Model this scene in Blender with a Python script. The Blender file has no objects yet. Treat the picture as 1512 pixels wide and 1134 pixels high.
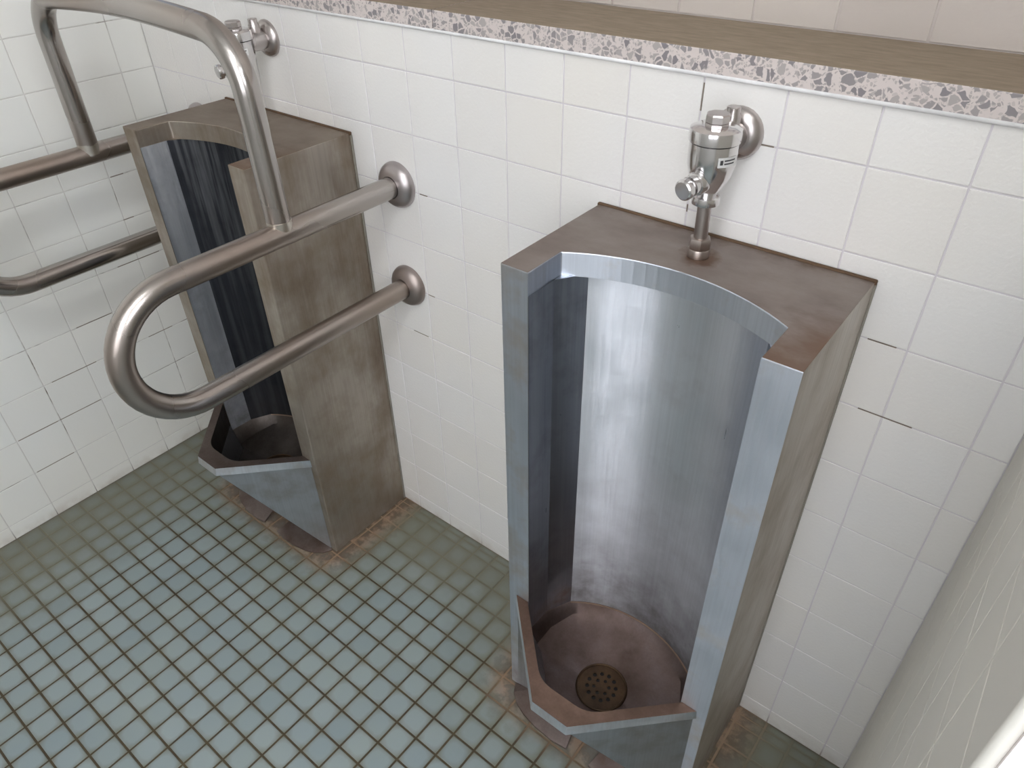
import bpy, bmesh, math, random
from mathutils import Vector, Matrix, Euler
random.seed(7)
S = bpy.context.scene
COL = S.collection

# ------------------------------------------------------------------ camera
W_PX, H_PX = 1512, 1134
F_PX = 1068.0
cam_d = bpy.data.cameras.new('camera')
cam = bpy.data.objects.new('camera', cam_d)
COL.objects.link(cam)
cam_d.sensor_fit = 'HORIZONTAL'
cam_d.sensor_width = 36.0
cam_d.lens = F_PX / W_PX * 36.0
cam_d.clip_start = 0.01
YAW, PITCH, ROLL = 0.6822, 0.9251, -0.0194
R3 = (Matrix.Rotation(YAW, 3, 'Z') @ Matrix.Rotation(PITCH, 3, 'X') @ Matrix.Rotation(ROLL, 3, 'Z'))
cam.matrix_world = Matrix.Translation((1.1781, -0.8326, 1.3291)) @ R3.to_4x4()
S.camera = cam

# ------------------------------------------------------------------ light
world = bpy.data.worlds.new('world')
S.world = world
world.use_nodes = True
world.node_tree.nodes['Background'].inputs[0].default_value = (0.75, 0.85, 1.0, 1)
world.node_tree.nodes['Background'].inputs[1].default_value = 0.6
GLOW_FRONT, GLOW_SIDE = 2.9, 5.8          # frosted panes lit by the sky outside
S.view_settings.view_transform = 'Standard'
S.view_settings.look = 'None'
S.view_settings.gamma = 1.0
S.view_settings.exposure = -0.07
S.view_settings.use_curve_mapping = False

# ------------------------------------------------------------------ sizes
XL = -0.4986       # left wall
XR = 1.241         # partition
YB2 = 0.160        # wall above the ledge
Z_LEDGE = 1.1355
Z_CEIL = 2.56
LAMP = 62.0        # glow of the fluorescent tubes
Y_FRONT = -1.90
X_FAR = 2.35
ROW0 = 0.0414      # first horizontal joint of the wall tiles

# ------------------------------------------------------------------ nodes
def srgb(r, g, b):
    f = lambda c: (c / 255 / 12.92) if c / 255 <= 0.04045 else ((c / 255 + 0.055) / 1.055) ** 2.4
    return (f(r), f(g), f(b), 1)

class NT:
    def __init__(s, name):
        s.m = bpy.data.materials.new(name)
        s.m.use_nodes = True
        s.t = s.m.node_tree
        s.b = s.t.nodes['Principled BSDF']
    def n(s, kind, **kw):
        nd = s.t.nodes.new(kind)
        for k, v in kw.items():
            setattr(nd, k, v)
        return nd
    def l(s, a, b):
        s.t.links.new(a, b)
    def val(s, sock, v):
        if hasattr(v, 'is_output'):
            s.l(v, sock)
        else:
            sock.default_value = v
    def pos(s):
        return s.n('ShaderNodeNewGeometry').outputs['Position']
    def objc(s):
        return s.n('ShaderNodeTexCoord').outputs['Object']
    def mapping(s, vec, scale=(1, 1, 1), loc=(0, 0, 0)):
        m = s.n('ShaderNodeMapping')
        s.l(vec, m.inputs[0])
        s.val(m.inputs['Scale'], scale)
        s.val(m.inputs['Location'], loc)
        return m.outputs[0]
    def noise(s, vec, scale=5, detail=3, rough=0.55):
        t = s.n('ShaderNodeTexNoise')
        s.l(vec, t.inputs['Vector'])
        t.inputs['Scale'].default_value = scale
        t.inputs['Detail'].default_value = detail
        t.inputs['Roughness'].default_value = rough
        return t.outputs['Fac']
    def ramp(s, fac, a, b, lo=0.0, hi=1.0):
        m = s.n('ShaderNodeMapRange')
        m.clamp = True
        s.val(m.inputs[0], fac)
        m.inputs[1].default_value = a
        m.inputs[2].default_value = b
        m.inputs[3].default_value = lo
        m.inputs[4].default_value = hi
        return m.outputs[0]
    def math(s, op, a, b=0.0):
        m = s.n('ShaderNodeMath', operation=op)
        s.val(m.inputs[0], a)
        s.val(m.inputs[1], b)
        return m.outputs[0]
    def mix(s, f, a, b):
        m = s.n('ShaderNodeMix', data_type='RGBA')
        s.val(m.inputs[0], f)
        s.val(m.inputs[6], a)
        s.val(m.inputs[7], b)
        return m.outputs[2]
    def xyz(s, vec):
        m = s.n('ShaderNodeSeparateXYZ')
        s.l(vec, m.inputs[0])
        return m.outputs
    def bump(s, h, strength=0.2, dist=0.001):
        m = s.n('ShaderNodeBump')
        m.inputs['Strength'].default_value = strength
        m.inputs['Distance'].default_value = dist
        s.l(h, m.inputs['Height'])
        s.l(m.outputs[0], s.b.inputs['Normal'])
    def set(s, **kw):
        names = dict(color='Base Color', rough='Roughness', metal='Metallic', spec='Specular IOR Level', aniso='Anisotropic', arot='Anisotropic Rotation', coat='Coat Weight')
        for k, v in kw.items():
            s.val(s.b.inputs[names[k]], v)
        return s

# ------------------------------------------------------------------ materials
def mat_wall_tile(name, base, tint, rough, bump_s, orange):
    t = NT(name)
    p = t.pos()
    info = t.n('ShaderNodeObjectInfo').outputs['Random']
    n1 = t.ramp(t.noise(p, 3.0, 3), 0.35, 0.7)
    c = t.mix(n1, base, tint)
    c2 = t.mix(t.ramp(info, 0, 1, 0.0, 0.22), c, srgb(228, 222, 212))
    # grime rising from the floor joint
    z = t.xyz(p)[2]
    grime = t.math('MULTIPLY', t.ramp(z, 0.0, 0.03, 0.4, 0.0), t.ramp(t.noise(p, 22, 4), 0.4, 0.65))
    c3 = t.mix(grime, c2, srgb(150, 128, 100))
    t.set(color=c3, rough=rough, spec=0.45)
    t.bump(t.noise(p, orange, 2), bump_s, 0.0008)
    return t.m

M_TILE = mat_wall_tile('cream glazed tile', srgb(240, 238, 234), srgb(236, 236, 236), 0.24, 0.9, 210)
M_TILE_L = mat_wall_tile('cream glazed tile by the corner', srgb(236, 236, 230), srgb(232, 234, 231), 0.34, 0.18, 120)
M_TILE_P = mat_wall_tile('cream tile of the partition', srgb(234, 231, 222), srgb(228, 226, 219), 0.5, 0.15, 120)
M_TILE_U = mat_wall_tile('textured tile above the ledge', srgb(198, 189, 183), srgb(190, 182, 174), 0.42, 0.7, 130)

def mat_grout(name, base, dark, lo, hi):
    t = NT(name)
    p = t.pos()
    a = t.ramp(t.noise(t.mapping(p, (9, 9, 9)), 1.0, 4, 0.6), lo, hi)
    z = t.xyz(p)[2]
    low = t.ramp(z, 0.0, 0.03, 0.8, 0.0)
    c = t.mix(t.math('MAXIMUM', a, low), base, dark)
    t.set(color=c, rough=0.85, spec=0.2)
    return t.m
M_GROUT = mat_grout('pale wall grout', srgb(220, 216, 220), srgb(150, 136, 122), 0.68, 0.78)
M_GROUT_U = mat_grout('grout above the ledge', srgb(196, 188, 183), srgb(150, 140, 130), 0.6, 0.75)
M_GROUT_P = mat_grout('grey partition grout', srgb(190, 186, 178), srgb(150, 142, 130), 0.55, 0.75)
M_GROUT_L = mat_grout('pale wall grout by the corner', srgb(214, 212, 208), srgb(112, 100, 88), 0.58, 0.70)

def mat_floor(tile):
    t = NT('blue grey floor tile' if tile else 'dark floor grout')
    p = t.pos()
    x, y, z = t.xyz(p)
    n_big = t.noise(p, 6.0, 4, 0.6)
    n_fine = t.noise(p, 30.0, 4, 0.6)
    # film of dirt along the walls, edges broken up by noise
    wob = t.ramp(n_big, 0.2, 0.8, -0.07, 0.07)
    db = t.math('ADD', t.math('MULTIPLY', y, -1.0), wob)
    dl = t.math('ADD', t.math('SUBTRACT', x, XL), wob)
    film = t.math('MAXIMUM', t.ramp(db, 0.09, 0.23, 1.0, 0.0), t.ramp(dl, 0.10, 0.30, 1.0, 0.0))
    # brown deposits round the feet of both urinals
    def foot(cx, gain):
        dx = t.math('MAXIMUM', t.math('SUBTRACT', t.math('ABSOLUTE', t.math('SUBTRACT', x, cx)), 0.165), 0.0)
        dy = t.math('MAXIMUM', t.math('SUBTRACT', t.math('MULTIPLY', y, -1.0), 0.215), 0.0)
        d = t.math('SQRT', t.math('ADD', t.math('MULTIPLY', dx, dx), t.math('MULTIPLY', dy, dy)))
        d = t.math('ADD', d, t.ramp(n_fine, 0.25, 0.75, -0.022, 0.022))
        near = t.ramp(d, 0.045, 0.095, gain, 0.0)
        wide = t.ramp(d, 0.05, 0.22, 0.75 * gain, 0.0)
        return near, wide
    n1, w1 = foot(-0.042, 1.0)
    n2, w2 = foot(0.857, 0.85)
    brown = t.math('MAXIMUM', n1, n2)
    olive = t.math('MAXIMUM', w1, w2)
    if tile:
        uv = t.n('ShaderNodeTexCoord').outputs['UV']
        u, v, _ = t.xyz(uv)
        du = t.math('ABSOLUTE', t.math('SUBTRACT', u, 0.5))
        dv = t.math('ABSOLUTE', t.math('SUBTRACT', v, 0.5))
        e = t.math('SQRT', t.math('ADD', t.math('MULTIPLY', t.math('MULTIPLY', du, du), t.math('MULTIPLY', du, 2.2)), t.math('MULTIPLY', t.math('MULTIPLY', dv, dv), t.math('MULTIPLY', dv, 2.2))))
        e = t.math('ADD', e, t.ramp(n_fine, 0.25, 0.75, -0.09, 0.09))
        grow = t.math('ADD', e, t.math('MULTIPLY', t.math('MAXIMUM', film, olive), 0.22))
        edge = t.ramp(grow, 0.32, 0.70)
        rnd = t.n('ShaderNodeObjectInfo').outputs['Random']
        base = t.mix(rnd, srgb(130, 144, 148), srgb(142, 154, 156))
        base = t.mix(t.ramp(n_big, 0.4, 0.75, 0.0, 0.5), base, srgb(142, 152, 146))
        c = t.mix(t.math('MULTIPLY', edge, 0.75), base, srgb(108, 106, 88))
        c = t.mix(t.math('MULTIPLY', film, 0.72), c, srgb(116, 116, 102))
        c = t.mix(t.math('MULTIPLY', olive, 0.55), c, srgb(106, 104, 80))
        c = t.mix(t.math('MULTIPLY', brown, t.ramp(n_fine, 0.3, 0.65, 0.55, 1.0)), c, t.mix(t.ramp(n_fine, 0.45, 0.6), srgb(92, 70, 52), srgb(150, 124, 104)))
        rgh = t.ramp(t.math('MAXIMUM', t.math('MAXIMUM', film, brown), edge), 0, 1, 0.33, 0.65)
        t.set(color=c, rough=rgh, spec=0.4)
        t.bump(t.noise(p, 160, 2), 0.12, 0.0006)
    else:
        c = t.mix(t.ramp(n_fine, 0.3, 0.7), srgb(70, 62, 52), srgb(88, 80, 62))
        c = t.mix(t.math('MULTIPLY', film, 0.95), c, srgb(124, 121, 105))
        c = t.mix(t.math('MULTIPLY', brown, 0.8), c, srgb(158, 132, 110))
        t.set(color=c, rough=0.85, spec=0.15)
    return t.m
M_FLOOR = mat_floor(True)
M_FGROUT = mat_floor(False)

def mat_terrazzo():
    t = NT('pink grey terrazzo')
    p = t.pos()
    nz = t.n('ShaderNodeTexNoise')
    t.l(p, nz.inputs['Vector'])
    nz.inputs['Scale'].default_value = 70
    sc = t.n('ShaderNodeVectorMath', operation='SCALE')
    t.l(nz.outputs['Color'], sc.inputs[0])
    sc.inputs['Scale'].default_value = 0.010
    wq = t.n('ShaderNodeVectorMath', operation='ADD')
    t.l(p, wq.inputs[0])
    t.l(sc.outputs[0], wq.inputs[1])
    def shards(scale, edge, keep):
        e = t.n('ShaderNodeTexVoronoi', feature='DISTANCE_TO_EDGE')
        c = t.n('ShaderNodeTexVoronoi', feature='F1')
        for v in (e, c):
            t.l(wq.outputs[0], v.inputs['Vector'])
            v.inputs['Scale'].default_value = scale
        sp = t.n('ShaderNodeSeparateColor')
        t.l(c.outputs['Color'], sp.inputs[0])
        m = t.math('MULTIPLY', t.ramp(e.outputs['Distance'], edge, edge + 0.05), t.ramp(sp.outputs[0], keep, keep + 0.04))
        return m, sp
    big, sb = shards(118, 0.07, 0.34)
    sml, ss = shards(300, 0.10, 0.50)
    c = t.mix(sml, srgb(212, 202, 198), t.mix(ss.outputs[1], srgb(166, 158, 156), srgb(204, 196, 192)))
    c = t.mix(big, c, t.mix(sb.outputs[1], srgb(132, 127, 130), srgb(176, 169, 166)))
    t.set(color=c, rough=0.4)
    return t.m
M_TERR = mat_terrazzo()

def simple(name, c, rough=0.5, metal=0.0, spec=0.5):
    t = NT(name)
    p = t.pos()
    n = t.noise(p, 25, 4, 0.6)
    c2 = tuple(v * 0.78 for v in c[:3]) + (1,)
    t.set(color=t.mix(t.ramp(n, 0.35, 0.7), c, c2), rough=rough, metal=metal, spec=spec)
    return t.m
def mat_ledge_top():
    t = NT('dusty brown ledge top')
    p = t.pos()
    n = t.noise(t.mapping(p, (3, 12, 12)), 8, 5, 0.65)
    t.set(color=t.mix(t.ramp(n, 0.35, 0.65), srgb(150, 135, 118), srgb(132, 119, 102)), rough=0.75, spec=0.3)
    return t.m
M_LTOP = mat_ledge_top()
M_SEAL = simple('white sealant', srgb(246, 246, 247), 0.45)
M_RUSTSEAL = simple('brown stained sealant', srgb(96, 74, 54), 0.8)
M_DARKJOINT = simple('dark joint', srgb(84, 72, 66), 0.9)
M_PLASTER = simple('white plaster', srgb(226, 226, 222), 0.8)
M_CEIL = simple('white ceiling board', srgb(232, 232, 228), 0.85)
M_PINK = simple('pinkish white paint', srgb(248, 240, 240), 0.55)
M_ALU = simple('aluminium window frame', srgb(176, 178, 180), 0.4, 0.8)
M_BLACK = simple('dark drain hole', srgb(20, 17, 15), 0.8)

def mat_steel(name, base, stain, stain_lo, stain_hi, rough=0.33, aniso=0.0, rust=None, drip=0.0, blue=None, grime=None, brushed=True, rust_shade_min=0.35):
    """brushed stainless sheet: grain, water marks, low rust patches, also used for painted shade (object space)"""
    t = NT(name)
    o = t.objc()
    grain = t.noise(t.mapping(o, (260, 260, 6) if brushed else (7, 7, 7)), 1.0, 2)
    blot = t.noise(o, 9.0, 5, 0.62) if brushed else t.noise(o, 4.0, 0, 0.5)
    drips = t.noise(t.mapping(o, (55, 55, 2.2)), 1.0, 4, 0.6)
    c = t.mix(t.ramp(grain, 0.3, 0.7, 0.0, 0.35), base, tuple(v * 0.72 for v in base[:3]) + (1,))
    f = t.ramp(blot, stain_lo, stain_hi)
    c = t.mix(f, c, stain)
    rg = t.ramp(t.math('ADD', blot, t.math('MULTIPLY', grain, 0.5)), 0.4, 1.1, rough - 0.07, rough + 0.16)
    metal = 1.0
    if drip > 0:
        zc = t.xyz(o)[2]
        topw = t.ramp(zc, 0.55, 0.88, 0.25, 1.0)
        dm = t.math('MULTIPLY', t.ramp(drips, 0.46, 0.66, 0.0, drip), topw)
        c = t.mix(dm, c, srgb(196, 198, 200))
        rg = t.math('ADD', rg, t.math('MULTIPLY', dm, 0.25))
    if rust:
        z = t.xyz(o)[2]
        zz = t.math('ADD', z, t.ramp(blot, 0.3, 0.7, -0.06, 0.06))
        m = t.ramp(zz, rust[0], rust[1], rust[2], 0.0)
        m = t.math('MULTIPLY', m, t.ramp(t.noise(o, 26, 4, 0.6), 0.30, 0.66, rust_shade_min, 1.0))
        c = t.mix(m, c, rust[3])
        rg = t.math('ADD', rg, t.math('MULTIPLY', m, 0.3))
        metal = t.ramp(m, 0, 1, 1.0, 0.25)
    if grime:
        g = t.math('MULTIPLY', t.ramp(t.noise(t.mapping(o, (8, 8, 2.5), (3, 1, 7)), 1.0, 5, 0.65), 0.42, 0.72), grime[0])
        c = t.mix(g, c, grime[1])
        rg = t.math('ADD', rg, t.math('MULTIPLY', g, 0.3))
    t.set(color=c, rough=rg, metal=metal)
    if aniso:
        tg = t.n('ShaderNodeTangent', direction_type='RADIAL', axis='Z')
        t.l(tg.outputs[0], t.b.inputs['Tangent'])
        t.set(aniso=aniso, arot=0.25)
    if brushed and aniso < 0.9:
        t.bump(grain, 0.05, 0.0004)
    return t.m
def top_rust(m_name, base, stain):
    """top plate: dull brown film, a rust ring where the flush pipe enters"""
    t = NT(m_name)
    o = t.objc()
    x, y, z = t.xyz(o)
    blot = t.noise(t.mapping(o, (9, 14, 9)), 1.0, 5, 0.62)
    c = t.mix(t.ramp(blot, 0.32, 0.66), base, stain)
    dx = t.math('MULTIPLY', x, x)
    dyv = t.math('ADD', y, 0.068)
    d = t.math('SQRT', t.math('ADD', dx, t.math('MULTIPLY', dyv, dyv)))
    d = t.math('ADD', d, t.ramp(t.noise(o, 40, 3), 0.3, 0.7, -0.008, 0.008))
    c = t.mix(t.ramp(d, 0.016, 0.030, 0.75, 0.0), c, srgb(98, 68, 44))
    # rust towards the wall and on the corner by the partition
    back = t.math('ADD', y, t.ramp(t.noise(o, 30, 3), 0.3, 0.7, -0.012, 0.012))
    c = t.mix(t.ramp(back, -0.022, -0.004, 0.0, 0.7), c, srgb(98, 76, 54))
    cr = t.math('ADD', t.math('SUBTRACT', x, t.math('MULTIPLY', y, 1.2)), t.ramp(blot, 0.3, 0.7, -0.08, 0.08))
    c = t.mix(t.ramp(cr, 0.30, 0.42, 0.0, 0.6), c, srgb(110, 78, 52))
    t.set(color=c, rough=0.55, metal=0.55)
    return t.m

STEEL = srgb(208, 214, 224)
M_BODY_R = mat_steel('brushed steel', STEEL, srgb(186, 178, 168), 0.52, 0.78, 0.36, 0.75, (0.02, 0.16, 0.7, srgb(112, 92, 72)))
M_LINER_R = mat_steel('brushed steel back sheet', srgb(232, 236, 244), srgb(206, 208, 214), 0.54, 0.8, 0.29, 0.93, (0.18, 0.60, 1.0, srgb(82, 70, 68)), 0.2, rust_shade_min=0.75)  # rust film by the seam; the tall darkening paints the fading window reflection
M_BASIN_R = mat_steel('stained steel basin', srgb(112, 100, 98), srgb(80, 66, 60), 0.40, 0.66, 0.42, 0.0, (0.155, 0.30, 0.45, srgb(96, 76, 66)))
M_BOWL_R = mat_steel('prow steel with painted dim reflection', srgb(190, 193, 198), srgb(158, 150, 144), 0.5, 0.74, 0.36, 0.0, (0.0, 0.12, 0.6, srgb(116, 102, 92)))  # darker copy of the steel, paints the dim floor reflection on the prow
M_BAND = mat_steel('band steel with painted bright reflection', srgb(216, 220, 226), srgb(190, 184, 180), 0.54, 0.76, 0.32, 0.6)  # lighter copy of the same steel, paints the bright reflection on the band
M_RIMTOP = mat_steel('tea-brown stained rim', srgb(142, 116, 102), srgb(110, 90, 78), 0.42, 0.66, 0.45)
M_RIMTOP_L = mat_steel('dull brown rim', srgb(122, 110, 105), srgb(100, 88, 83), 0.42, 0.66, 0.48)
M_SIDE_R = mat_steel('dull film on the steel side', srgb(190, 184, 175), srgb(168, 159, 147), 0.45, 0.72, 0.46, 0.4, (0.02, 0.16, 0.7, srgb(104, 86, 70)), 0.0, None, (0.4, srgb(150, 134, 116)))
M_TOP_R = top_rust('film-stained top plate', srgb(148, 138, 132), srgb(126, 114, 108))
M_SIDE_L = mat_steel('dirty steel side', srgb(184, 176, 166), srgb(156, 145, 130), 0.42, 0.7, 0.48, 0.5, (0.0, 0.10, 0.5, srgb(96, 84, 70)), 0.0, None, (0.7, srgb(128, 106, 86)))
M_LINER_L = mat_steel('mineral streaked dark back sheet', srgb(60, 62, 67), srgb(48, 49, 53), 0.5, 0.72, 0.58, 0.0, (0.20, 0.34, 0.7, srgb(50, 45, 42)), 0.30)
M_BASIN_L = mat_steel('dark stained basin', srgb(92, 86, 82), srgb(68, 60, 54), 0.45, 0.7, 0.5)
M_TOP_L = top_rust('brown film on top plate', srgb(144, 132, 119), srgb(120, 106, 95))
M_RAIL = mat_steel('satin steel tube', srgb(180, 175, 171), srgb(160, 145, 134), 0.40, 0.85, 0.21, brushed=False)
M_WELD = mat_steel('polished weld', srgb(214, 210, 202), srgb(184, 168, 150), 0.55, 0.8, 0.25, brushed=False)
M_FLANGE = mat_steel('satin steel flange', srgb(186, 179, 179), srgb(164, 152, 146), 0.5, 0.75, 0.36, brushed=False)
M_CHROME = mat_steel('worn chrome', srgb(226, 224, 224), srgb(200, 192, 186), 0.56, 0.8, 0.12, brushed=False)
M_CHROME2 = mat_steel('dull chrome', srgb(196, 190, 188), srgb(164, 150, 140), 0.5, 0.75, 0.24, brushed=False)
M_FOOT = mat_steel('rust-filmed foot plate', srgb(134, 122, 118), srgb(100, 84, 76), 0.40, 0.64, 0.42)
M_CHEEK_R = mat_steel('cheek steel with painted dark reflection', srgb(150, 154, 162), srgb(112, 112, 118), 0.5, 0.75, 0.30, 0.4, (0.20, 0.32, 0.85, srgb(104, 66, 46)), 0.30)  # base darkened to imitate the reflection inside the recess; the low rust is real
M_CHEEK_L = mat_steel('mineral streaked cheek', srgb(206, 210, 216), srgb(160, 164, 170), 0.5, 0.72, 0.50, 0.0, (0.20, 0.50, 0.85, srgb(66, 58, 52)), 0.7)
M_SEAM = simple('pale limescale seam', srgb(128, 104, 86), 0.7)
M_GRATE = mat_steel('tarnished brass grate', srgb(98, 78, 60), srgb(70, 58, 48), 0.4, 0.65, 0.45)
M_TAG = simple('white sticker', srgb(226, 226, 224), 0.5)
M_INK = simple('dark print', srgb(60, 58, 60), 0.6)

# ------------------------------------------------------------------ mesh helpers
def mesh(name, verts, faces, mats, parent=None, loc=None, fmat=None, smooth=False, uv=None):
    me = bpy.data.meshes.new(name)
    me.from_pydata([tuple(v) for v in verts], [], faces)
    ms = mats if isinstance(mats, (list, tuple)) else [mats]
    for m in ms:
        me.materials.append(m)
    if fmat:
        for p, i in zip(me.polygons, fmat):
            p.material_index = i
    if smooth:
        for p in me.polygons:
            p.use_smooth = True
    me.update()
    o = bpy.data.objects.new(name, me)
    COL.objects.link(o)
    if parent:
        o.parent = parent
    if loc is not None:
        o.location = loc
    return o
def fix_normals(o):
    bm = bmesh.new()
    bm.from_mesh(o.data)
    bmesh.ops.recalc_face_normals(bm, faces=bm.faces[:])
    bm.to_mesh(o.data)
    bm.free()
    return o
def box_vf(x0, x1, y0, y1, z0, z1):
    v = [(x0, y0, z0), (x1, y0, z0), (x1, y1, z0), (x0, y1, z0), (x0, y0, z1), (x1, y0, z1), (x1, y1, z1), (x0, y1, z1)]
    f = [(0, 3, 2, 1), (4, 5, 6, 7), (0, 1, 5, 4), (1, 2, 6, 5), (2, 3, 7, 6), (3, 0, 4, 7)]
    return v, f
def box(name, a, b, mat, parent=None):
    v, f = box_vf(a[0], b[0], a[1], b[1], a[2], b[2])
    return mesh(name, v, f, mat, parent)
def struct(o):
    o['kind'] = 'structure'
    return o
def empty(name, loc, label=None, cat=None, group=None):
    o = bpy.data.objects.new(name, None)
    COL.objects.link(o)
    o.location = loc
    o.empty_display_size = 0.05
    if label:
        o['label'] = label
        o['category'] = cat
    if group:
        o['group'] = group
    return o
def tube_vf(path, r, seg=20, cap=True, closed=False):
    """round tube along a polyline, parallel-transported frames"""
    P = [Vector(p) for p in path]
    n = len(P)
    T = []
    for i in range(n):
        a = P[max(i - 1, 0)]
        b = P[min(i + 1, n - 1)]
        T.append((b - a).normalized())
    up = Vector((0, 0, 1)) if abs(T[0].z) < 0.9 else Vector((1, 0, 0))
    N = (up - T[0] * up.dot(T[0])).normalized()
    v, f = [], []
    for i in range(n):
        if i:
            N = (N - T[i] * N.dot(T[i])).normalized()
        B = T[i].cross(N)
        for k in range(seg):
            a = 2 * math.pi * k / seg
            v.append(P[i] + (N * math.cos(a) + B * math.sin(a)) * r)
    for i in range(n - 1):
        for k in range(seg):
            k2 = (k + 1) % seg
            f.append((i * seg + k, i * seg + k2, (i + 1) * seg + k2, (i + 1) * seg + k))
    if cap:
        f.append(tuple(range(seg))[::-1])
        f.append(tuple((n - 1) * seg + k for k in range(seg)))
    return v, f
def lathe_vf(profile, seg=28, axis='z', origin=(0, 0, 0), direction=None):
    """profile: list of (radius, height) turned round an axis"""
    d = Vector(direction) if direction else {'z': Vector((0, 0, 1)), 'y': Vector((0, -1, 0))}[axis]
    d = d.normalized()
    q = d.to_track_quat('Z', 'Y')
    o = Vector(origin)
    v, f = [], []
    for r, h in profile:
        for k in range(seg):
            a = 2 * math.pi * k / seg
            v.append(o + q @ Vector((r * math.cos(a), r * math.sin(a), h)))
    n = len(profile)
    for i in range(n - 1):
        for k in range(seg):
            k2 = (k + 1) % seg
            f.append((i * seg + k, i * seg + k2, (i + 1) * seg + k2, (i + 1) * seg + k))
    f.append(tuple(range(seg))[::-1])
    f.append(tuple((n - 1) * seg + k for k in range(seg)))
    return v, f
def auto_smooth(o, ang=35):
    for p in o.data.polygons:
        p.use_smooth = True
    bm = bmesh.new()
    bm.from_mesh(o.data)
    lim = math.radians(ang)
    for e in bm.edges:
        if len(e.link_faces) == 2 and e.calc_face_angle(0) > lim:
            e.smooth = False
    bm.to_mesh(o.data)
    bm.free()
    return o
def lathe(name, profile, mat, parent, **kw):
    seg = kw.pop('seg', 28)
    v, f = lathe_vf(profile, seg, **kw)
    return auto_smooth(fix_normals(mesh(name, v, f, mat, parent)))
def tube(name, path, r, mat, parent, seg=24, cap=True):
    v, f = tube_vf(path, r, seg, cap)
    return auto_smooth(fix_normals(mesh(name, v, f, mat, parent)))
def bevel(o, w=0.0012, seg=2):
    b = o.modifiers.new('bevel', 'BEVEL')
    b.width = w
    b.segments = seg
    b.limit_method = 'ANGLE'
    b.angle_limit = math.radians(30)
    b.harden_normals = False
    return o
def arc_pts(c, r, a0, a1, n):
    return [(c[0] + r * math.cos(a0 + (a1 - a0) * i / n), c[1] + r * math.sin(a0 + (a1 - a0) * i / n)) for i in range(n + 1)]
def sag_arc(hw, y_end, y_mid, n=16):
    """shallow arc in plan from (-hw,y_end) over (0,y_mid) to (hw,y_end)"""
    s = abs(y_mid - y_end)
    r = (hw * hw + s * s) / (2 * s)
    c = y_mid - r
    a = math.asin(hw / r)
    return [(r * math.sin(-a + 2 * a * i / n), c + r * math.cos(-a + 2 * a * i / n)) for i in range(n + 1)]

# ------------------------------------------------------------------ tiles on a plane
_tile_cache = {}
def tile_mesh(w, h, d, bev, mat, key):
    k = (round(w, 4), round(h, 4), key)
    if k in _tile_cache:
        return _tile_cache[k]
    a, b = w / 2, h / 2
    ch = min(bev, a * 0.4, b * 0.4)
    v = []
    for (ix, z) in ((0, -d), (0, -bev * 0.55), (ch * 0.35, -bev * 0.16), (ch, 0)):
        v += [(-a + ix, -b + ix, z), (a - ix, -b + ix, z), (a - ix, b - ix, z), (-a + ix, b - ix, z)]
    f = []
    for L in range(3):
        for i in range(4):
            j = (i + 1) % 4
            f.append((L * 4 + i, L * 4 + j, (L + 1) * 4 + j, (L + 1) * 4 + i))
    f.append((12, 13, 14, 15))
    me = bpy.data.meshes.new('tile')
    me.from_pydata(v, [], f)
    me.materials.append(mat)
    uvl = me.uv_layers.new(name='UVMap')
    for p in me.polygons:
        p.use_smooth = False
        for li in p.loop_indices:
            co = me.vertices[me.loops[li].vertex_index].co
            uvl.data[li].uv = ((co.x + a) / w, (co.y + b) / h)
    me.update()
    _tile_cache[k] = me
    return me
def put_tile(name, me, parent, origin, M):
    o = bpy.data.objects.new(name, me)
    COL.objects.link(o)
    o.parent = parent
    o.matrix_local = Matrix.Translation(origin) @ M
    return o
def lines(a, b, off, mod):
    """joint positions between a and b"""
    k = math.ceil((a - off) / mod + 0.02)
    r = [a]
    while off + k * mod < b - 0.02 * mod:
        r.append(off + k * mod)
        k += 1
    r.append(b)
    return r
M_BACK = Matrix(((1, 0, 0, 0), (0, 0, -1, 0), (0, 1, 0, 0), (0, 0, 0, 1)))     # tile x->X, y->Z, normal->-Y
M_LEFT = Matrix(((0, 0, 1, 0), (-1, 0, 0, 0), (0, -1, 0, 0), (0, 0, 0, 1)))
M_LEFT = Matrix(((0, 0, 1, 0), (1, 0, 0, 0), (0, 1, 0, 0), (0, 0, 0, 1)))      # tile x->Y, y->Z, normal->+X
M_RIGHT = Matrix(((0, 0, -1, 0), (-1, 0, 0, 0), (0, 1, 0, 0), (0, 0, 0, 1)))   # normal->-X
JIT = 0.0016
def jit():
    return Matrix.Rotation(random.gauss(0, JIT), 4, 'X') @ Matrix.Rotation(random.gauss(0, JIT), 4, 'Y')
def tile_wall(parent, us, vs, to_world, M, mat, key, gap=0.0022, bev=0.0008, depth=0.004):
    for i in range(len(us) - 1):
        for j in range(len(vs) - 1):
            w, h = us[i + 1] - us[i] - gap, vs[j + 1] - vs[j] - gap
            if w < 0.006 or h < 0.006:
                continue
            me = tile_mesh(w, h, depth, bev, mat, key)
            u, v = (us[i] + us[i + 1]) / 2, (vs[j] + vs[j + 1]) / 2
            put_tile('tile', me, parent, Vector(to_world(u, v)) + Vector((0, 0, 0)), M @ jit())

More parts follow.
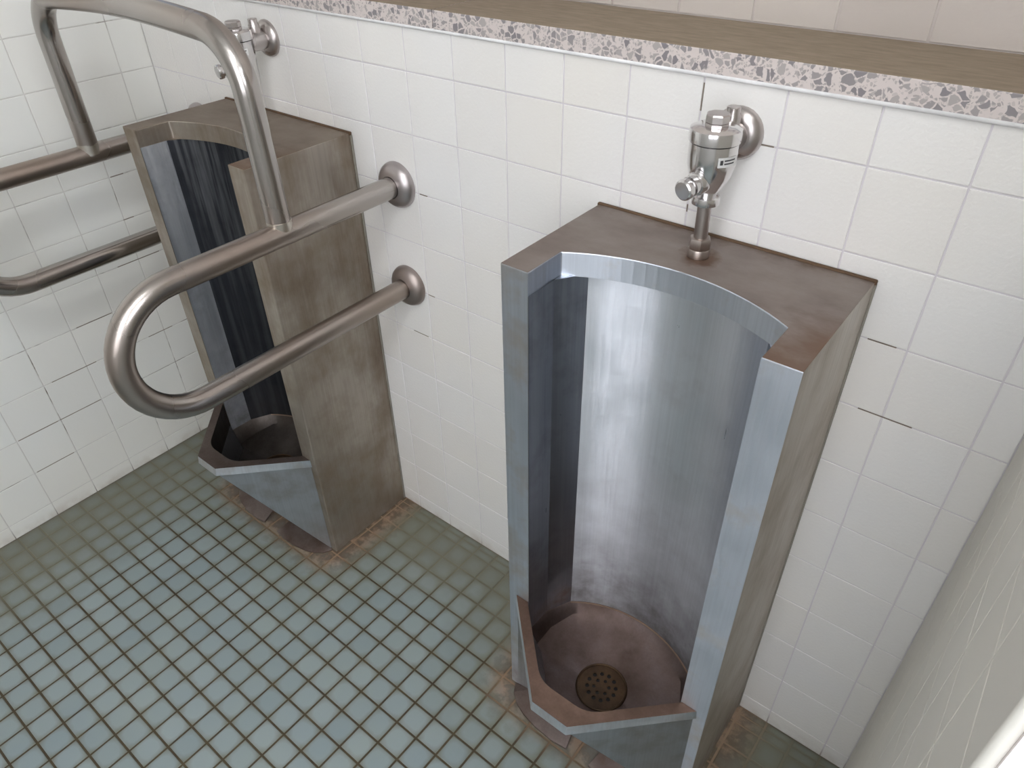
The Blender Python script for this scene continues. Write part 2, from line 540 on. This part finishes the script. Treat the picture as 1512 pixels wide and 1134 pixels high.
# ------------------------------------------------------------------ the room
GR = 0.0013   # depth of the joints
wall_back = struct(box('wall_back', (XL - 0.12, GR, -0.05), (X_FAR, 0.30, 1.1085), M_GROUT))
tile_wall(wall_back, lines(XL, XR, 0.0, 0.1), lines(0.0, 1.1068, ROW0, 0.1), lambda u, v: (u, 0.0, v), M_BACK, M_TILE, 'back')
wall_left = struct(box('wall_left', (XL - 0.12, Y_FRONT - 0.12, -0.05), (XL - GR, GR, Z_CEIL), M_GROUT_L))
tile_wall(wall_left, lines(-1.2733, 0.0, -0.0733, 0.1), lines(0.0, 1.542, 0.042, 0.1), lambda u, v: (XL, u, v), M_LEFT, M_TILE_L, 'left')

# joints that have opened up or gone dark
M_CRACK = simple('dark open joint', srgb(142, 131, 120), 0.9)
def crack_back(x0, x1, z0, z1):
    box('open_joint', (x0, 0.0002, z0), (x1, 0.0012, z1), M_CRACK, wall_back)
def crack_left(y0, y1, z, w=0.0017):
    box('open_joint', (XL - 0.0012, y0, z - w / 2), (XL - 0.0002, y1, z + w / 2), M_CRACK, wall_left)
h = 0.0007
crack_back(0.8 - h, 0.8 + h, 1.066, 1.098)
crack_back(0.8 - h, 0.8 + h, 0.938, 0.948)
for x0, x1, z in ((1.055, 1.088, 0.8414), (1.070, 1.135, 0.7414), (0.304, 0.322, 0.8414), (0.302, 0.318, 0.6414), (0.218, 0.232, 0.6414), (0.868, 0.896, 1.0414), (0.25, 0.29, 0.5414)):
    crack_back(x0, x1, z - h, z + h)
for y0, y1, z in ((-0.360, -0.275, 0.442), (-0.455, -0.350, 0.342), (-0.475, -0.375, 0.242), (-0.570, -0.480, 0.242), (-0.568, -0.480, 0.142), (-0.225, -0.120, 0.542), (-0.215, -0.150, 0.342), (-0.175, -0.150, 0.642), (-0.170, -0.140, 0.742)):
    crack_left(y0, y1, z)

# wall above the ledge, bigger textured tiles
wall_upper = struct(box('wall_upper', (XL - 0.12, YB2 + GR, Z_LEDGE - 0.03), (X_FAR, 0.30, Z_CEIL), M_GROUT_U))
tile_wall(wall_upper, lines(XL, 1.65, 0.0425, 0.1055), lines(Z_LEDGE, Z_LEDGE + 0.4330, Z_LEDGE, 0.10825), lambda u, v: (u, YB2, v), M_BACK, M_TILE_U, 'upper', 0.003)
# ledge: two terrazzo slabs, dusty on top, sealed to the tiles below
ledge = struct(empty('trim_1', (0.4, 0.0, 1.109)))
def slab(x0, x1):
    v, f = box_vf(x0 - 0.4, x1 - 0.4, -0.004, YB2 + GR, 0.0, Z_LEDGE - 1.109)
    o = mesh('slab', v, f, [M_TERR, M_LTOP], ledge, None, [0, 1, 0, 0, 0, 0])
    bevel(o, 0.0012, 2)
slab(XL, 0.3680)
slab(0.3695, 1.90)
box('joint', (0.3677 - 0.4, -0.0025, 0.0005), (0.3698 - 0.4, YB2, Z_LEDGE - 1.1095), M_DARKJOINT, ledge)
v, f = tube_vf([(XL + 0.001 - 0.4, -0.0012, -0.0008), (1.239 - 0.4, -0.0022, -0.0012)], 0.0030, 8)
mesh('sealant_bead', v, f, M_SEAL, ledge, smooth=True)

JIT = 0.0002
# tiled partition at the side of the camera
PT = 0.09
PY = -0.5805
partition = struct(box('wall_right', (XR + GR, PY, -0.03), (XR + PT, GR, 1.60), M_GROUT_P))
tile_wall(partition, [-0.5765] + [-0.486 + 0.086 * k for k in range(0, 6)] + [0.0], lines(0.0, 1.60, 0.0585, 0.1), lambda u, v: (XR, u, v), M_RIGHT, M_TILE_P, 'part', 0.0022)
# bull-nosed edge trim and painted end face of the partition
struct_edge = tube('edge_trim', [(XR + 0.0032, PY + 0.0032, 0.0), (XR + 0.0032, PY + 0.0032, 1.60)], 0.0042, M_TILE_P, partition, 16)
box('end_panel', (XR + 0.006, PY - 0.0025, 0.0), (XR + PT, PY + 0.002, 1.60), M_PINK, partition)


# rest of the room behind the camera
struct(box('ceiling', (XL - 0.12, Y_FRONT - 0.12, Z_CEIL), (X_FAR + 0.12, 0.30, Z_CEIL + 0.1), M_CEIL))
WX0, WX1, WZ0, WZ1 = 0.75, 2.15, 0.80, 2.40
wf = struct(empty('wall_front', (0.5, Y_FRONT, 0)))
for a, b in (((XL, -0.12, -0.05), (WX0, 0, Z_CEIL)), ((WX1, -0.12, -0.05), (X_FAR, 0, Z_CEIL)), ((WX0, -0.12, -0.05), (WX1, 0, WZ0)), ((WX0, -0.12, WZ1), (WX1, 0, Z_CEIL))):
    box('wall_panel', (a[0] - 0.5, a[1], a[2]), (b[0] - 0.5, b[1], b[2]), M_PLASTER, wf)
def mat_pane(name, glow):
    g = NT(name)
    g.set(color=(0.9, 0.95, 1, 1), rough=0.6)
    g.b.inputs['Emission Color'].default_value = (0.965, 0.96, 1.0, 1)
    g.b.inputs['Emission Strength'].default_value = glow
    return g.m
def make_window(name, loc, rz, w, h, pane):
    win = struct(empty(name, loc))
    win.rotation_euler = (0, 0, rz)
    hw, hh = w / 2, h
    for x0, x1 in ((-hw + 0.04, -0.02), (0.02, hw - 0.04)):
        box('pane', (x0, -0.066, 0.04), (x1, -0.060, hh - 0.04), pane, win)
    for a, b in (((-hw, -0.09, 0), (-hw + 0.04, -0.03, hh)), ((hw - 0.04, -0.09, 0), (hw, -0.03, hh)), ((-0.02, -0.09, 0.04), (0.02, -0.03, hh - 0.04)), ((-hw + 0.04, -0.09, 0), (hw - 0.04, -0.03, 0.04)), ((-hw + 0.04, -0.09, hh - 0.04), (hw - 0.04, -0.03, hh))):
        box('window_frame', a, b, M_ALU, win)
make_window('window_1', (0.5 * (WX0 + WX1), Y_FRONT, WZ0), 0.0, WX1 - WX0, WZ1 - WZ0, mat_pane('frosted glass of the front window', GLOW_FRONT))
VY0, VY1, VZ0, VZ1 = -1.60, -0.40, 1.30, 2.40
wr = struct(empty('wall_far', (X_FAR, 0, 0)))
for a, b in (((0, Y_FRONT - 0.12, -0.05), (0.12, VY0, Z_CEIL)), ((0, VY1, -0.05), (0.12, 0.30, Z_CEIL)), ((0, VY0, -0.05), (0.12, VY1, VZ0)), ((0, VY0, VZ1), (0.12, VY1, Z_CEIL))):
    box('wall_panel', a, b, M_PLASTER, wr)
make_window('window_2', (X_FAR, 0.5 * (VY0 + VY1), VZ0), math.pi / 2, VY1 - VY0, VZ1 - VZ0, mat_pane('frosted glass of the side window', GLOW_SIDE))

# twin-tube batten on the ceiling, behind the camera
lamp = empty('ceiling_light', (1.30, -1.35, Z_CEIL), 'twin-tube white fluorescent batten fixed to the ceiling', 'light')
gl_m = NT('glowing fluorescent tube')
gl_m.b.inputs['Emission Color'].default_value = (0.97, 0.98, 1.0, 1)
gl_m.b.inputs['Emission Strength'].default_value = LAMP
bo = mesh('housing', [(-0.09, -0.42, 0), (0.09, -0.42, 0), (0.09, 0.42, 0), (-0.09, 0.42, 0), (-0.05, -0.42, -0.035), (0.05, -0.42, -0.035), (0.05, 0.42, -0.035), (-0.05, 0.42, -0.035)], [(4, 7, 6, 5), (0, 1, 2, 3), (0, 4, 5, 1), (1, 5, 6, 2), (2, 6, 7, 3), (3, 7, 4, 0)], M_CEIL, lamp)
for sx in (-1, 1):
    tube('tube', [(sx * 0.062, -0.39, -0.048), (sx * 0.062, 0.39, -0.048)], 0.015, gl_m.m, lamp, 10)
    for sy in (-1, 1):
        box('lamp_holder', (sx * 0.062 - 0.014, sy * 0.405 - 0.012, -0.066), (sx * 0.062 + 0.014, sy * 0.405 + 0.012, -0.012), M_CEIL, lamp)
# ------------------------------------------------------------------ floor
JIT = 0.0025
floor = struct(box('floor', (XL - 0.12, Y_FRONT - 0.12, -0.12), (X_FAR + 0.12, 0.02, -0.0014), M_FGROUT))
MX, MY = 0.05, 0.0490
fx = lines(XL, X_FAR, 0.3018, MX)
fy = []
y = -0.2302
while y + MY < -0.012:
    y += MY
while y > Y_FRONT:
    fy.append(y)
    y -= MY
fy = [0.0] + ([-0.0145] if True else []) + fy + [Y_FRONT]
URX = (-0.042, 0.857)
cam_inv = cam.matrix_world.inverted()
def pix(p):
    q = cam_inv @ Vector(p)
    if q.z > -0.02:
        return None
    return (W_PX / 2 + F_PX * q.x / -q.z, H_PX / 2 - F_PX * q.y / -q.z, -q.z)
cand, rest = [], []
for i in range(len(fx) - 1):
    for j in range(len(fy) - 1):
        x0, x1, y1, y0 = fx[i], fx[i + 1], fy[j], fy[j + 1]
        w, h = x1 - x0 - 0.0040, y1 - y0 - 0.0038
        if j < 2:
            h = y1 - y0 - 0.0025
        if w < 0.006 or h < 0.006:
            continue
        cx, cy = (x0 + x1) / 2, (y0 + y1) / 2
        hid = any(abs(cx - u) < 0.16 and cy > -0.215 for u in URX)
        p = pix((cx, cy, 0))
        seen = p and -20 < p[0] < W_PX + 20 and -20 < p[1] < H_PX + 20 and not hid
        (cand if seen else rest).append((p[2] if p else 9, cx, cy, w, h, hid))
cand.sort()
IDENT = Matrix.Identity(4)
for k, (d, cx, cy, w, h, hid) in enumerate(cand):
    if k < 300:
        put_tile('tile', tile_mesh(w, h, 0.003, 0.0016, M_FLOOR, 'floor'), floor, (cx, cy, random.uniform(-0.0002, 0.0002)), jit())
    else:
        rest.append((d, cx, cy, w, h, hid))
v, f, uvs = [], [], []
for (d, cx, cy, w, h, hid) in rest:
    if hid:
        continue
    me = tile_mesh(w, h, 0.003, 0.0016, M_FLOOR, 'floor')
    b = len(v)
    v += [(q.co.x + cx, q.co.y + cy, q.co.z) for q in me.vertices]
    for p in me.polygons:
        f.append(tuple(b + i for i in p.vertices))
        uvs += [tuple(me.uv_layers[0].data[li].uv) for li in p.loop_indices]
o = mesh('tile_field', v, f, M_FLOOR, floor)
ul = o.data.uv_layers.new(name='UVMap')
for i, c in enumerate(uvs):
    ul.data[i].uv = c
o['kind'] = 'stuff'
print('floor tiles in view', len(cand))

# ------------------------------------------------------------------ urinals
UH, UW, UD = 0.9175, 0.1875, 0.225
Z_RIM, Z_LIP, Z_SEAM = 0.283, 0.884, 0.200
def make_urinal(cx, label, M):
    U = empty('urinal', (cx, 0, 0), label, 'urinal')
    fi = 0.145                                   # inner edge of the front flange
    lip = sag_arc(fi, -0.157, -0.115, 20)        # front lip of the top plate
    back = sag_arc(0.121, -0.128, -0.086, 20)    # curved back sheet
    # --- body: sides, front flanges, notch cheeks, lip
    v, f = [], []
    def quad(a, b, c, d):
        n = len(v)
        v.extend([a, b, c, d])
        f.append((n, n + 1, n + 2, n + 3))
    for s in (-1, 1):
        quad((s * UW, -0.002, 0.001), (s * UW, -UD, 0.001), (s * UW, -UD, UH), (s * UW, -0.002, UH))
        quad((s * UW, -UD, 0.001), (s * fi, -UD, 0.001), (s * fi, -UD, UH), (s * UW, -UD, UH))
        quad((s * fi, -UD, Z_LIP), (s * fi, -0.157, Z_LIP), (s * fi, -0.157, UH), (s * fi, -UD, UH))
    for i in range(20):
        a, b = lip[i], lip[i + 1]
        quad((a[0], a[1], Z_LIP), (b[0], b[1], Z_LIP), (b[0], b[1], UH), (a[0], a[1], UH))
    bm = bmesh.new()
    for q in v:
        bm.verts.new(q)
    bm.verts.ensure_lookup_table()
    for q in f:
        bm.faces.new([bm.verts[i] for i in q])
    top_outline = [(-UW, -0.002), (-UW, -UD), (-fi, -UD)] + lip + [(fi, -UD), (UW, -UD), (UW, -0.002)]
    tv = [bm.verts.new((x, y, UH)) for x, y in top_outline]
    tf = bm.faces.new(tv)
    tf.material_index = 1
    bmesh.ops.remove_doubles(bm, verts=bm.verts[:], dist=0.0002)
    # outside faces away from the cavity: recalc is unreliable on an open shell, flip by hand
    for fc in bm.faces:
        fc.normal_update()
        c = fc.calc_center_median()
        n = fc.normal
        out = Vector((0, 0, 1)) if abs(n.z) > 0.9 else (Vector((0, -1, 0)) if abs(n.y) > 0.7 else Vector((math.copysign(1, c.x) if abs(c.x) > 0.17 else -math.copysign(1, c.x), 0, 0)))
        if n.dot(out) < 0:
            fc.normal_flip()
        if abs(out.x) > 0.5 and abs(c.x) > 0.17:
            fc.material_index = 2
    me = bpy.data.meshes.new('body')
    bm.to_mesh(me)
    bm.free()
    me.materials.append(M['side'])
    me.materials.append(M['top'])
    me.materials.append(M['flank'])
    body = bpy.data.objects.new('body', me)
    COL.objects.link(body)
    body.parent = U
    bevel(body, 0.0016, 2)
    # --- liner: cheeks and curved back sheet, soffit under the lip
    prof = [(-fi, -UD + 0.001), (-0.1435, -0.172), (-0.121, -0.128)] + back[1:-1] + [(0.121, -0.128), (0.1435, -0.172), (fi, -UD + 0.001)]
    n = len(prof)
    zt = Z_LIP + 0.001
    v = [(x, y, Z_SEAM - 0.005) for x, y in prof] + [(x, y, zt) for x, y in prof]
    f = [(i, i + 1, n + i + 1, n + i) for i in range(n - 1)]
    k = M['cheek_faces']
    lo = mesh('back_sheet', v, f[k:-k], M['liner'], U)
    auto_smooth(lo, 18)
    mesh('cheek', v, f[:k], M['cheek'], U)
    mesh('cheek', v, f[-k:], M['cheek'], U)
    v = [(x, y, Z_LIP + 0.0008) for x, y in lip] + [(x, y, Z_LIP + 0.0008) for x, y in ([(-0.1435, -0.172)] + back[1:-1] + [(0.1435, -0.172)])]
    f = [(i, i + 1, 21 + i + 1, 21 + i) for i in range(20)]
    mesh('soffit', v, f, M['side'], U)
    # --- bowl: rim, band, tapering prow
    outer = [(-0.171, -UD - 0.0005), (-0.032, -0.364), (0.032, -0.364), (0.171, -UD - 0.0005)]
    base = [(-0.171, -UD - 0.0005), (-0.031, -UD - 0.0015), (0.031, -UD - 0.0015), (0.171, -UD - 0.0005)]
    def rounded(pts, r, n=6):
        out = [pts[0]]
        for i in range(1, len(pts) - 1):
            a, b, c = Vector(pts[i - 1]), Vector(pts[i]), Vector(pts[i + 1])
            p, q = b + (a - b).normalized() * r, b + (c - b).normalized() * r
            for k in range(n + 1):
                t = k / n
                w = p * (1 - t) ** 2 + b * 2 * t * (1 - t) + q * t * t
                out.append((w.x, w.y))
        return out + [pts[-1]]
    inner = rounded([(-fi - 0.002, -UD - 0.0005), (-0.043, -0.329), (0.043, -0.329), (fi + 0.002, -UD - 0.0005)], 0.022)
    m = len(inner)
    # outer rim subdivided to the same count so that the rim face is a clean strip
    def resample(poly, k):
        L = [0]
        for i in range(len(poly) - 1):
            L.append(L[-1] + (Vector(poly[i + 1]) - Vector(poly[i])).length)
        out = []
        for j in range(k):
            s = L[-1] * j / (k - 1)
            for i in range(len(poly) - 1):
                if s <= L[i + 1] + 1e-9:
                    t = (s - L[i]) / (L[i + 1] - L[i])
                    out.append(tuple(Vector(poly[i]).lerp(Vector(poly[i + 1]), t)))
                    break
        return out
    # rim top as one concave face
    v = [(x, y, Z_RIM) for x, y in outer] + [(x, y, Z_RIM) for x, y in inner[::-1]]
    rim = mesh('rim_top', v, [tuple(range(len(v)))], M['rim'], U)
    if rim.data.polygons[0].normal.z < 0:
        rim.data.flip_normals()
    loops = [(outer, Z_RIM), ([(x * 1.012, y - (0.0035 if abs(x) < 0.1 else 0)) for x, y in outer], Z_RIM - 0.019), ([(x * 0.985, y + (0.003 if abs(x) < 0.1 else 0)) for x, y in outer], Z_RIM - 0.021), (base, 0.001)]
    v, f = [], []
    for lp, z in loops:
        v += [(x, y, z) for x, y in lp]
    for a in range(3):
        for i in range(3):
            f.append((a * 4 + i, a * 4 + i + 1, (a + 1) * 4 + i + 1, (a + 1) * 4 + i))
    bowl = mesh('bowl', v, f, [M['bowl'], M_BAND], U, None, [1] * 3 + [0] * 6)
    fix_normals(bowl)
    if bowl.data.polygons[1].normal.y > 0:
        bowl.data.flip_normals()
    bevel(bowl, 0.0014, 2)
    # --- basin: walls down from the rim opening, dished floor to the drain
    loop = [(x, y, Z_RIM) for x, y in inner]
    ring_out = [(x, y) for x, y in inner] + prof[::-1]
    def zf(x, y):
        return 0.163 + max(0.0, (y + 0.19)) * 0.36 + max(0, -(y + 0.26)) * 0.25
    ctr = (0.004, -0.214)
    k = len(ring_out)
    v, f = [], []
    v += [(x, y, Z_RIM if i < m else Z_SEAM + 0.002) for i, (x, y) in enumerate(ring_out)]
    shr = [(ctr[0] + (x - ctr[0]) * 0.985, ctr[1] + (y - ctr[1]) * 0.985) for x, y in ring_out]
    v += [(x, y, zf(x, y) + 0.012 if i < m else Z_SEAM) for i, (x, y) in enumerate(shr)]
    for tt in (0.10, 0.3, 0.6, 1.0):
        for (x, y) in shr:
            d = Vector((x - ctr[0], y - ctr[1]))
            rad = max(d.length, 1e-6)
            r2 = rad + (0.043 - rad) * tt
            p = Vector(ctr) + d / rad * r2
            z0 = zf(x, y)
            z = z0 + (0.1575 - z0) * (tt ** 0.75)
            v.append((p.x, p.y, z))
    for a in range(5):
        for i in range(k):
            j = (i + 1) % k
            f.append((a * k + i, a * k + j, (a + 1) * k + j, (a + 1) * k + i))
    bs = mesh('basin', v, f, M['basin'], U)
    auto_smooth(bs, 40)
    # drain cup and grate
    dg = empty('drain', (ctr[0], ctr[1], 0.1575))
    dg.parent = U
    lathe('drain_cup', [(0.0435, 0.0), (0.040, -0.012), (0.030, -0.030), (0.004, -0.034)], M_BLACK, dg)
    bm = bmesh.new()
    edges = []
    def circ(c, r, n):
        vs = [bm.verts.new((c[0] + r * math.cos(2 * math.pi * i / n), c[1] + r * math.sin(2 * math.pi * i / n), 0)) for i in range(n)]
        for i in range(n):
            edges.append(bm.edges.new((vs[i], vs[(i + 1) % n])))
    circ((0, 0), 0.0405, 40)
    for i in range(12):
        a = 2 * math.pi * i / 12
        circ((0.0245 * math.cos(a), 0.0245 * math.sin(a)), 0.0037, 10)
    for i in range(6):
        a = 2 * math.pi * (i + 0.5) / 6
        circ((0.0130 * math.cos(a), 0.0130 * math.sin(a)), 0.0032, 10)
    bmesh.ops.triangle_fill(bm, use_beauty=True, edges=edges)
    ext = bmesh.ops.extrude_face_region(bm, geom=bm.faces[:])
    for q in ext['geom']:
        if isinstance(q, bmesh.types.BMVert):
            q.co.z -= 0.003
    bmesh.ops.recalc_face_normals(bm, faces=bm.faces[:])
    me = bpy.data.meshes.new('drain_grate')
    bm.to_mesh(me)
    bm.free()
    me.materials.append(M_GRATE)
    go = bpy.data.objects.new('drain_grate', me)
    COL.objects.link(go)
    go.parent = dg
    go.location = (0, 0, 0.0015)
    ringp = [(0.0425 * math.cos(2 * math.pi * i / 32), 0.0425 * math.sin(2 * math.pi * i / 32), 0.0012) for i in range(33)]
    tube('drain_ring', ringp, 0.0022, M_GRATE, dg, 8, False)
    # limescale seam where the back sheet meets the basin
    tube('seam', [(x, y - 0.001, Z_SEAM) for x, y in back], 0.0016, M_SEAM, U, 8)
    # --- two foot plates screwed to the floor in front of the prow
    for s in (-1, 1):
        inn = [(0.033, -0.2268), (0.060, -0.2268), (0.090, -0.2268), (0.120, -0.2266), (0.145, -0.2263), (0.160, -0.2261), (0.173, -0.2258)]
        cur = [(0.0235, -0.2726), (0.055, -0.2765), (0.094, -0.2745), (0.125, -0.2685), (0.147, -0.2600), (0.166, -0.2460), (0.1755, -0.2290)]
        hin = [0.016, 0.016, 0.016, 0.015, 0.012, 0.008, 0.004]
        v = [(s * x, y, h) for (x, y), h in zip(inn, hin)] + [(s * x, y, 0.0035) for x, y in cur] + [(s * x, y, 0.0004) for x, y in cur]
        c = len(cur)
        f = [(i, i + 1, c + i + 1, c + i) for i in range(c - 1)] + [(c + i, c + i + 1, 2 * c + i + 1, 2 * c + i) for i in range(c - 1)]
        f += [(0, c, 2 * c), (c - 1, 3 * c - 1, 2 * c - 1)]
        po = mesh('foot_plate', v, f, M['foot'], U)
        fix_normals(po)
        if po.data.polygons[2].normal.z < 0:
            po.data.flip_normals()
        bevel(po, 0.0010, 2)
    # --- sealant against the wall
    v, f = box_vf(-UW - 0.002, UW + 0.002, -0.0065, -0.0008, UH - 0.004, UH + 0.0022)
    so = mesh('sealant', v, f, M_RUSTSEAL, U)
    bevel(so, 0.0015)
    for s in (-1, 1):
        v, f = box_vf(s * UW - 0.0022, s * UW + 0.0022, -0.0045, -0.0008, 0.001, UH - 0.004)
        mesh('sealant', v, f, M['sideseal'], U)
    return U
M_SIDESEAL = simple('grey sealant', srgb(150, 145, 136), 0.7)
SET_R = dict(side=M_BODY_R, top=M_TOP_R, liner=M_LINER_R, basin=M_BASIN_R, bowl=M_BOWL_R, rim=M_RIMTOP, sideseal=M_SIDESEAL, foot=M_FOOT, cheek=M_CHEEK_R, flank=M_SIDE_R, cheek_faces=2)
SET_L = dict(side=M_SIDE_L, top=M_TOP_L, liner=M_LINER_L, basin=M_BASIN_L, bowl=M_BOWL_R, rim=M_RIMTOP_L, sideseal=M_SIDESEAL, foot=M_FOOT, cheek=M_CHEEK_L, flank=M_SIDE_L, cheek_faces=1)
make_urinal(URX[0], 'stainless steel urinal with brown grimy side standing inside the grab rail', SET_L)
make_urinal(URX[1], 'stainless steel floor urinal with visible drain grate beside the tiled partition, no rail around', SET_R)

# ------------------------------------------------------------------ flush valves
def make_valve(cx, label):
    V = empty('flush_valve', (cx, 0, UH), label, 'flush valve')
    z0 = UH
    yv = -0.0655
    zz = lambda z: z - z0
    lathe('wall_flange', [(0.031, 0.0005), (0.031, 0.004), (0.028, 0.009), (0.021, 0.013), (0.017, 0.014)], M_CHROME2, V, origin=(0.0, 0, zz(1.050)), axis='y')
    tube('inlet_pipe', [(0.0, -0.004, zz(1.050)), (0.0, -0.045, zz(1.050))], 0.0165, M_CHROME2, V)
    lathe('stop_screw', [(0.0095, 0), (0.0095, 0.016), (0.0082, 0.018), (0.008, 0.025), (0.007, 0.026)], M_CHROME2, V, origin=(0.0, -0.026, zz(1.060)), seg=20)
    b = lathe('valve_body', [(0.0105, zz(0.992)), (0.0125, zz(1.000)), (0.0175, zz(1.008)), (0.0235, zz(1.019)), (0.0268, zz(1.032)), (0.0275, zz(1.046)), (0.0273, zz(1.0575)), (0.0262, zz(1.058))], M_CHROME, V, origin=(0, yv, 0), seg=40)
    c = lathe('cap', [(0.0272, zz(1.0586)), (0.0288, zz(1.0592)), (0.0290, zz(1.069)), (0.0283, zz(1.0725)), (0.0225, zz(1.0750)), (0.0135, zz(1.0760))], M_CHROME, V, origin=(0, yv, 0), seg=40)
    lathe('cap_nut', [(0.0138, zz(1.0755)), (0.0138, zz(1.0785)), (0.0128, zz(1.0790)), (0.0138, zz(1.0795)), (0.0136, zz(1.0865)), (0.0122, zz(1.0882))], M_CHROME2, V, origin=(0, yv, 0), seg=8)
    # push button on its collar
    d = Vector((-0.20, -0.96, -0.10)).normalized()
    p0 = Vector((0.0, yv, zz(1.017))) + d * 0.012
    lathe('button_collar', [(0.0135, 0), (0.0135, 0.012), (0.0122, 0.014), (0.0108, 0.0145), (0.0108, 0.019), (0.0118, 0.0195), (0.0118, 0.0225)], M_CHROME, V, origin=p0, direction=d)
    lathe('push_button', [(0.0085, 0.0225), (0.0085, 0.026), (0.0118, 0.0265), (0.0122, 0.030), (0.0118, 0.0335), (0.0100, 0.0350)], M_CHROME, V, origin=p0, direction=d)
    lathe('union_nut', [(0.0120, zz(0.9835)), (0.0160, zz(0.9855)), (0.0166, zz(0.9900)), (0.0160, zz(0.9945)), (0.0120, zz(0.9970))], M_CHROME, V, origin=(0, yv, 0))
    tube('flush_pipe', [(0.001, yv, zz(0.930)), (0.0, yv, zz(0.990))], 0.0084, M_CHROME2, V)
    lathe('hex_nut', [(0.0128, zz(0.9285)), (0.0138, zz(0.9300)), (0.0138, zz(0.9400)), (0.0125, zz(0.9420)), (0.0090, zz(0.9425))], M_CHROME2, V, origin=(0.001, yv, 0), seg=6)
    lathe('pipe_collar', [(0.0135, zz(0.9178)), (0.0135, zz(0.9265)), (0.0125, zz(0.9285))], M_CHROME2, V, origin=(0.001, yv, 0))
    # small printed sticker wrapped round the body
    st = empty('sticker', (0, yv, zz(1.0425)))
    st.parent = V
    def patch(name, a0, a1, z0_, z1_, r, mat, n=6):
        v, f = [], []
        for i in range(n + 1):
            a = math.radians(a0 + (a1 - a0) * i / n)
            v += [(r * math.cos(a), r * math.sin(a), z0_), (r * math.cos(a), r * math.sin(a), z1_)]
        for i in range(n):
            f.append((2 * i, 2 * i + 2, 2 * i + 3, 2 * i + 1))
        return mesh(name, v, f, mat, st, smooth=True)
    patch('paper', -52, 0, -0.0055, 0.0055, 0.0279, M_TAG)
    patch('print', -47, -40, -0.0025, 0.0028, 0.02805, M_INK, 3)
    patch('print', -37, -6, 0.0012, 0.0028, 0.02805, M_INK)
    patch('print', -37, -9, -0.0024, -0.0008, 0.02805, M_INK)
    return V
make_valve(0.8515, 'chrome push-button flush valve standing clear on the urinal beside the partition')
make_valve(URX[0] - 0.004, 'chrome push-button flush valve behind the arch of the grab rail')

# ------------------------------------------------------------------ grab rail
GX_R, GX_L = 0.2545, -0.3495
ZU, ZD, RP = 0.848, 0.6475, 0.0188
GB = empty('grab_rail', (0.5 * (GX_R + GX_L), 0, ZD), 'satin stainless tube grab rail with arch and side loops around the grimy urinal', 'grab rail')
def gl(x, y, z):
    return (x - GB.location.x, y, z - ZD)
R_LOOP = (ZU - ZD) / 2
YC = -0.442
for gx in (GX_L, GX_R):
    path = [gl(gx, -0.006, ZU), gl(gx, -0.2, ZU), gl(gx, YC, ZU)]
    for i in range(1, 24):
        a = math.pi / 2 + math.pi * i / 24
        path.append(gl(gx, YC + R_LOOP * math.cos(a), (ZU + ZD) / 2 + R_LOOP * math.sin(a)))
    path += [gl(gx, YC, ZD), gl(gx, -0.2, ZD), gl(gx, -0.006, ZD)]
    tube('side_loop', path, RP, M_RAIL, GB, 28)
    for z in (ZU, ZD):
        lathe('wall_flange', [(0.0405, 0.0006), (0.0412, 0.004), (0.0392, 0.0105), (0.034, 0.0165), (0.0265, 0.0205), (0.0198, 0.0218), (0.0190, 0.020)], M_FLANGE, GB, origin=gl(gx, 0, z), axis='y', seg=40)
YA = -0.250
ZT, RB = 1.139, 0.078
zs = 0.0        # rise of the top run towards the middle
path = [gl(GX_R - 0.002, YA, ZU), gl(GX_R - 0.009, YA, ZT - RB - 0.008)]
cR = (GX_R - 0.009 - RB, ZT - 0.008 - RB)
for i in range(1, 13):
    a = math.radians(83) * i / 12
    path.append(gl(cR[0] + RB * math.cos(a), YA, cR[1] + RB * math.sin(a)))
xs0, xs1 = cR[0] + 0.005, GX_L + 0.008 + RB
for i in range(1, 12):
    t = i / 12
    x = xs0 + (xs1 - xs0) * t
    path.append(gl(x, YA, ZT - 0.008 + 0.009 * math.sin(math.pi * t)))
cL = (GX_L + 0.006 + RB, ZT - 0.008 - RB)
for i in range(0, 13):
    a = math.radians(97) + math.radians(83) * i / 12
    path.append(gl(cL[0] + RB * math.cos(a), YA, cL[1] + RB * math.sin(a)))
path += [gl(GX_L + 0.002, YA, ZU)]
tube('arch', path, RP, M_RAIL, GB, 28)
for gx in (GX_L + 0.002, GX_R - 0.002):
    tube('weld', [gl(gx, YA, ZU + 0.002), gl(gx, YA, ZU + 0.0225)], RP + 0.0004, M_WELD, GB, 28)
